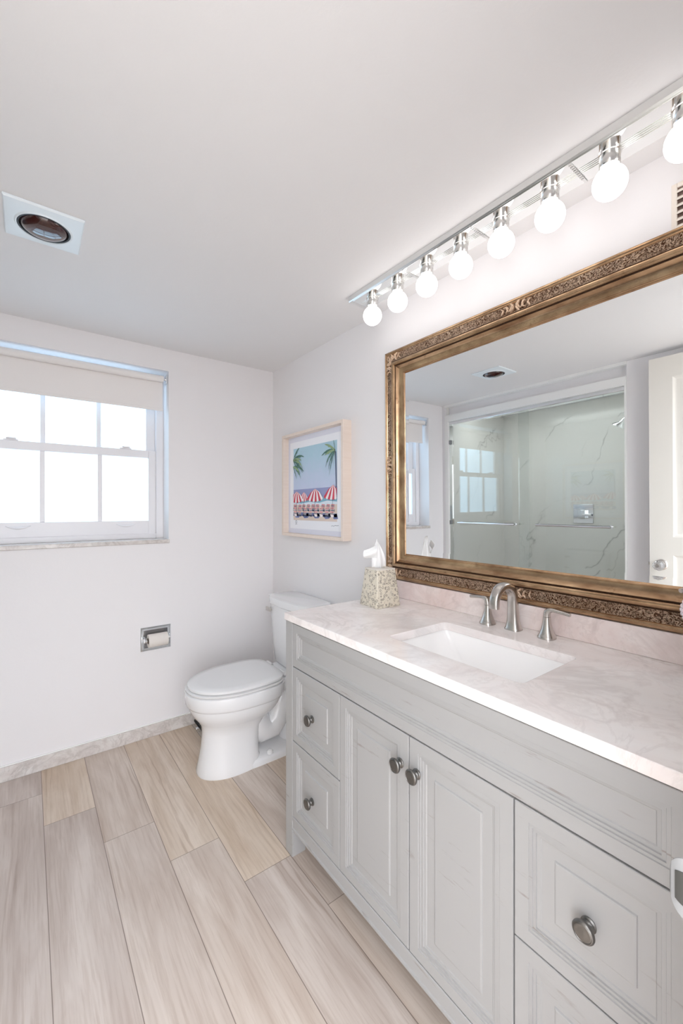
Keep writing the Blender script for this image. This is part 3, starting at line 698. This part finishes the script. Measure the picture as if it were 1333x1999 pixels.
for row, (bz, hh_, n) in enumerate(((.155, .060, 9), (.085, .085, 8))):
    for i in range(n):
        a0 = .01 + i * (.98 / n) + rg.uniform(-.01, .01); w_ = .070
        poly([(a0, bz), (a0 + w_, bz - .006), (a0 + w_ + .012, bz + hh_), (a0 + .014, bz + hh_ + .005)], 'chair', 8 + row * 4)
        for j in range(4):
            q = bz + hh_ * (j + .4) / 4; poly([(a0 + .003 * j, q), (a0 + w_ + .003 * j, q - .005), (a0 + w_ + .003 * j, q + .004), (a0 + .003 * j, q + .008)], 'line' if j % 2 == 0 else 'red', 9 + row * 4)
        poly([(a0 - .008, bz - .03), (a0 - .001, bz - .03), (a0 + .004, bz + .02), (a0 - .004, bz + .02)], 'line', 10 + row * 4)
        poly([(a0 + .02, bz - .028), (a0 + .075, bz - .034), (a0 + .08, bz - .006), (a0 + .01, bz + .0)], 'line' if rg.random() > .5 else 'white', 11 + row * 4)
def umbrella(ac, top, wd, ht, lean, l):
    n = 8; pole = .006
    poly([(ac - pole / 2, .10), (ac + pole / 2, .10), (ac + lean + pole / 2, top), (ac + lean - pole / 2, top)], 'line', l)
    edge = []
    for i in range(n + 1):
        s = i / n * 2 - 1; edge.append((ac + s * wd / 2, top - ht + .035 * (1 - s * s) * -1 + .012))
    for i in range(n):
        e0, e1 = edge[i], edge[i + 1]; m0 = (ac + lean + (e0[0] - ac) * .55, top - ht * .33); m1 = (ac + lean + (e1[0] - ac) * .55, top - ht * .33)
        cl = lambda p: (min(max(p[0], 0), 1), p[1])
        pts = [cl(e0), cl(((e0[0] + e1[0]) / 2, min(e0[1], e1[1]) - .012)), cl(e1), cl(m1), cl((ac + lean, top)), cl(m0)]
        poly(pts, 'red' if i % 2 == 0 else 'white', l + 1)
umbrella(.27, .385, .20, .10, 0, 18); umbrella(.09, .40, .33, .13, -.0, 21); umbrella(.53, .42, .37, .14, .01, 24); umbrella(.91, .455, .36, .155, .02, 27)
def frond(a, bb, ang, L, droop, c, l, wd=.022):
    p = [(a, bb)]; N_ = 8
    for i in range(1, N_ + 1): 
        an = ang - droop * (i / N_); p.append((p[-1][0] + math.cos(an) * L / N_, p[-1][1] + math.sin(an) * L / N_))
    up_, dn = [], []
    for i, (x, y) in enumerate(p):
        k_ = math.sin(math.pi * min(1, (i + .6) / (N_ + .8))) * wd; up_.append((min(max(x, 0), 1), min(y + k_ * .4, 1))); dn.append((min(max(x, 0), 1), min(y - k_ * (1.4 if i % 2 else .8), 1)))
    for i in range(N_): poly([up_[i], up_[i + 1], dn[i + 1], dn[i]], c, l)
poly([(.965, .86), (.985, .86), (1.0, .42), (.985, .42)], 'trunk', 31)
for ang, L, dr, c in ((160, .30, -.9, 'green'), (190, .30, -1.1, 'green'), (140, .24, -.5, 'lime'), (215, .30, -.8, 'green'), (235, .34, -.4, 'green'), (100, .16, .2, 'green'), (172, .22, -.6, 'lime'), (255, .22, -.2, 'lime')):
    frond(.97, .88, R(ang), L, dr if False else (-abs(dr) if ang > 90 else dr), c, 32 + (c == 'lime'))
for ang, L, dr, c in ((40, .30, 1.1, 'green'), (10, .30, 1.2, 'lime'), (65, .24, .6, 'green'), (-15, .32, .7, 'green'), (-40, .24, .6, 'green'), (25, .22, .9, 'lime')):
    frond(.0, .84, R(ang), L, dr, c, 34 + (c == 'lime'))
for ang, L, dr, c in ((15, .30, 1.0, 'green'), (-10, .28, 1.0, 'green'), (-50, .20, .4, 'green'), (0, .2, .9, 'lime')):
    frond(.0, .75, R(ang), L, dr, c, 36 + (c == 'lime'))
for i in range(12):
    a1, a2 = 2 * math.pi * i / 12, 2 * math.pi * (i + 1) / 12
    f = lambda a_, r_: (.07 + r_ * math.cos(a_), -.005 - .02 + r_ * math.sin(a_))
    poly([f(a1, .016), f(a2, .016), f(a2, .022), f(a1, .022)], 'line', 2)
poly([(.045, -.062), (.095, -.058), (.095, -.054), (.045, -.058)], 'line', 2)
sg_ = [(.88, -.06), (.91, -.052), (.93, -.06), (.96, -.048), (1.0, -.05), (1.03, -.046)]
for p, q in zip(sg_, sg_[1:]): poly([(p[0], p[1]), (q[0], q[1]), (q[0], q[1] + .004), (p[0], p[1] + .004)], 'line', 2)
pr.obj('print', [ART[k_] for k_ in keys], pc, smooth=0)

# ------------------------------------------------------------------ toilet
TY = 2.012
tl = thing('toilet', 'white two piece toilet with closed lid beside the vanity', 'toilet', (XR - .40, TY, 0))
def egg(z, uf, ub, uw, hw, pb=3.2, n=48, pf=2.15):
    pts = []
    for i in range(n):
        a = 2 * math.pi * i / n; c, s_ = math.cos(a), math.sin(a)
        p = pf if c >= 0 else pb; L = (uf - uw) if c >= 0 else (uw - ub)
        u = uw + L * math.copysign(abs(c) ** (2 / p), c); v = hw * math.copysign(abs(s_) ** (2 / p), s_)
        pts.append((XR - u, TY + v, z))
    return pts
b = MB()
b.loft([egg(.0, .668, .36, .50, .118), egg(.012, .670, .36, .50, .119), egg(.05, .660, .37, .50, .110), egg(.12, .647, .37, .50, .101), egg(.19, .642, .36, .49, .100), egg(.225, .646, .34, .48, .112), egg(.250, .660, .31, .47, .132),
        egg(.275, .680, .285, .46, .152), egg(.300, .696, .27, .455, .166), egg(.322, .704, .258, .45, .171), egg(.331, .705, .255, .45, .172), egg(.334, .711, .250, .45, .179), egg(.345, .718, .247, .45, .184),
        egg(.385, .722, .242, .45, .187), egg(.398, .720, .244, .45, .185), egg(.402, .712, .250, .45, .178)])
b.loft([egg(.0, .55, .085, .40, .117, 5), egg(.018, .55, .085, .40, .117, 5), egg(.030, .55, .09, .40, .108, 5), egg(.036, .55, .11, .40, .085, 5)])   # foot
P_ = lambda u, z: (XR - u, TY, z)
b.tube([P_(.42, .26), P_(.37, .17), P_(.33, .125), P_(.28, .125), P_(.245, .17), P_(.225, .24), P_(.20, .30), P_(.165, .315), P_(.135, .27), P_(.13, .15), P_(.14, .02)], [.085, .080, .075, .072, .072, .074, .076, .075, .072, .072, .08], 24)
b.loft([egg(.325, .33, .05, .20, .085, 4), egg(.36, .35, .035, .20, .112, 4), egg(.392, .36, .03, .20, .118, 4), egg(.402, .36, .03, .20, .116, 4)])      # rear deck
b.obj('bowl', china_m, tl, smooth=50)
b = MB(); b.loft([egg(.4035, .714, .262, .46, .178, 4), egg(.407, .718, .258, .46, .182, 4), egg(.414, .719, .258, .46, .183, 4), egg(.4165, .713, .262, .46, .178, 4)]); b.obj('seat', seat_m, tl, smooth=50)
b = MB(); b.loft([egg(.4215, .705, .262, .46, .172, 4), egg(.422, .709, .258, .46, .177, 4), egg(.432, .709, .258, .46, .177, 4), egg(.4365, .703, .264, .46, .171, 4), egg(.4385, .66, .29, .46, .14, 4)]); b.obj('lid', seat_m, tl, smooth=50)
for s_ in (-1, 1): MB().lathe([(.011, -.028), (.011, .028)], (XR - .247, TY + s_ * .075, .419), (0, 1, 0), 16).obj('hinge', seat_m, tl, bevel=.003)
def tank(z, ub, uf, hw, bow, n=40, r=.03):
    pts = []
    for i in range(n):
        a = 2 * math.pi * i / n; c, s_ = math.cos(a), math.sin(a); p = 6
        v = hw * math.copysign(abs(s_) ** (2 / p), s_); k_ = math.copysign(abs(c) ** (2 / p), c)
        u = (ub + uf) / 2 + (uf - ub) / 2 * k_
        if k_ > 0: u -= bow * (v / hw) ** 2 * k_
        pts.append((XR - u, TY + v, z))
    return pts
b = MB(); b.loft([tank(.404, .03, .185, .165, .015), tank(.415, .022, .193, .176, .018), tank(.50, .016, .200, .190, .020), tank(.735, .012, .210, .212, .024)]); b.obj('tank', china_m, tl, smooth=40)
b = MB(); b.loft([tank(.7355, .012, .214, .216, .028), tank(.740, .009, .220, .221, .030), tank(.768, .009, .222, .223, .032), tank(.776, .011, .218, .220, .031), tank(.779, .02, .20, .205, .028)]); b.obj('tank_lid', china_m, tl, smooth=40)
lv = MB(); lv.lathe([(.012, 0), (.013, .004), (.009, .008), (.008, .016)], (XR - .190, TY + .160, .700), (-1, 0, 0), 20); lv.box(XR - .214, XR - .204, TY + .136, TY + .186, .690, .712)
o = lv.obj('flush_lever', nickel_m, tl, bevel=.002)
for s_ in (-1, 1):
    o = MB().lathe([(.016, 0), (.016, .010), (.012, .018), (.0, .021)], (XR - .330, TY + s_ * .094, .032), (0, 0, 1), 20).obj('bolt_cap', china_m, tl)

# paper holder, roll
ph = thing('toilet_paper_holder', 'recessed chrome toilet paper holder on the white wall left of the toilet', 'paper holder', (.578, YB, .55))
HX0, HX1, HZ0, HZ1 = .498, .657, .484, .617
b = MB(); w_ = .018
def hr(ins, y): return [(HX0 + ins, y, HZ0 + ins), (HX1 - ins, y, HZ0 + ins), (HX1 - ins, y, HZ1 - ins), (HX0 + ins, y, HZ1 - ins)]
b.loft([hr(0, YB - .0005), hr(0, YB - .004), hr(.002, YB - .006), hr(.007, YB - .006), hr(.008, YB - .0045), hr(.014, YB - .0045), hr(.018, YB - .0035)], False, False)
b.obj('cover_plate', chrome_m, ph, smooth=20)
b = MB(); b.loft([hr(.018, YB - .0035), hr(.019, YB - .0012)], False, True); o = b.obj('recess', plain('recess_chrome', (.30, .30, .31), .25, 1), ph, smooth=20)
for x, sg in ((HX0 + .019, 1), (HX1 - .019, -1)):
    b = MB(); b.tube([(x, YB - .003, .556), (x, YB - .020, .553), (x, YB - .040, .549)], [.011, .009, .0085], 14); b.lathe([(.009, -.008), (.009, .006)], (x, YB - .040, .549), (1, 0, 0), 16)
    b.obj('post', chrome_m, ph)
MB().lathe([(.005, 0), (.005, HX1 - HX0 - .05)], (HX0 + .025, YB - .040, .549), (1, 0, 0), 12).obj('spindle', chrome_m, ph)
tr = thing('toilet_paper_roll', 'cream toilet paper roll on the chrome holder', 'toilet paper', (.578, YB - .042, .549))
b = MB(); b.lathe([(.0175, 0), (.035, 0), (.0355, .001), (.0355, .099), (.035, .100), (.0175, .100)], (.528, YB - .0415, .549), (1, 0, 0), 40, cap0=False, cap1=False)
b.obj('paper', roll_m, tr, smooth=40)
MB().lathe([(.0176, .0005), (.0176, .0995), (.0165, .0995), (.0165, .0005)], (.528, YB - .0415, .549), (1, 0, 0), 32, cap0=False, cap1=False).obj('cardboard_core', plain('cardboard', srgb(96, 80, 66), .9), tr)

# glass bathroom scale on the floor behind the toilet
sc_ = thing('bathroom_scale', 'flat glass bathroom scale on the floor between toilet and window wall', 'scale', (.92, 2.33, 0))
MB().loft([rrect(.778, 1.06, 2.19, 2.485, .015, .030), rrect(.778, 1.06, 2.19, 2.485, .015, .0365)]).obj('glass_plate', scale_glass_m, sc_)
b = MB(); b.loft([rrect(.778, 1.06, 2.19, 2.485, .015, .0305), rrect(.778, 1.06, 2.19, 2.485, .015, .036), rrect(.780, 1.058, 2.192, 2.483, .014, .036), rrect(.780, 1.058, 2.192, 2.483, .014, .0305)], loop=True); b.obj('edge_band', black_m, sc_)
for y in (2.40, 2.25): 
    b = MB(); b.lathe([(.008, 0), (.009, .002), (.009, .298), (.008, .300)], (.765, y, .0205), (1, 0, 0), 16); b.lathe([(.010, 0), (.010, .018)], (.79, y, .0), (0, 0, 1), 14); b.lathe([(.010, 0), (.010, .018)], (1.03, y, .0), (0, 0, 1), 14)
    b.obj('support_bar', chrome_m, sc_)

# ------------------------------------------------------------------ shower doors and fittings
tk = tag(MB().box(XL - .075, XL - .012, SY0 + .012, SY1 - .012, 2.018, 2.0448).obj('shower_track', chrome_m, bevel=.003), 'chrome top track of the sliding shower doors, seen in the mirror', 'track')
for (ya, yb_, x, ba, bb_, lab) in ((1.795, SY1 - .034, XL - .030, 1.80, 2.34, 'left sliding glass shower door next to the window, seen in the mirror'), (SY0 + .014, 1.900, XL - .056, 1.13, 1.64, 'right sliding glass shower door in front of the shower valve, seen in the mirror')):
    d = thing('shower_door', lab, 'shower door', (x, (ya + yb_) / 2, .13), 'sliding shower doors')
    if lab.startswith('left'): ya = 1.700
    else: yb_ = 1.800
    MB().box(x - .004, x + .004, ya, yb_, .122, 2.017).obj('glass_panel', shower_glass_m, d)
    zb = 1.13; xo = x + .045; b = MB()
    b.tube([(xo, ba, zb), (xo, bb_, zb)], .0085, 14)
    for y in (ba + .012, bb_ - .012): b.tube([(x + .0042, y, zb), (xo, y, zb)], .0075, 12); b.lathe([(.013, 0), (.013, .004)], (x + .0042, y, zb), (1, 0, 0), 16)
    b.obj('towel_bar', chrome_m, d)
b = MB(); b.box(XL - .07, XL - .018, SY1 - .0125, SY1 - .003, .1205, 2.017); b.obj('side_channel', chrome_m); tk2 = tag(bpy.data.objects['side_channel'], 'upright chrome channel at the window end of the shower doors, seen in the mirror', 'channel')
for z in (1.86, 1.13):
    MB().box(XL - .05, XL - .008, SY1 - .030, SY1 - .013, z - .018, z + .018).obj('bumper', plain('grey_bumper', (.25, .26, .27), .4), tk2)
sv = thing('shower_valve', 'square chrome shower valve on the marble wall, seen in the mirror', 'shower valve', (SB, 1.68, 1.19))
y, z = 1.68, 1.195
MB().box(SB + .0005, SB + .008, y - .085, y + .085, z - .085, z + .085).obj('square_plate', chrome_m, sv, bevel=.003)
MB().box(SB + .008, SB + .045, y - .03, y + .03, z - .045, z + .035).obj('valve_body', chrome_m, sv, bevel=.004)
MB().box(SB + .045, SB + .060, y - .085, y + .015, z - .022, z + .0).obj('lever', chrome_m, sv, bevel=.003)
shd = thing('shower_fixture', 'chrome shower head on an arm from the marble end wall, seen in the mirror', 'shower head', (-.85, SY0, 1.9))
MB().tube([(-.85, SY0 + .0005, 1.93), (-.85, SY0 + .06, 1.945), (-.85, SY0 + .12, 1.925), (-.85, SY0 + .15, 1.895)], .010, 14).obj('shower_arm', chrome_m, shd)
MB().lathe([(.012, -.015), (.014, .0), (.024, .02), (.048, .040), (.050, .048), (.0, .05)], (-.85, SY0 + .155, 1.888), (0, .55, -.83), 28).obj('spray_face', chrome_m, shd)
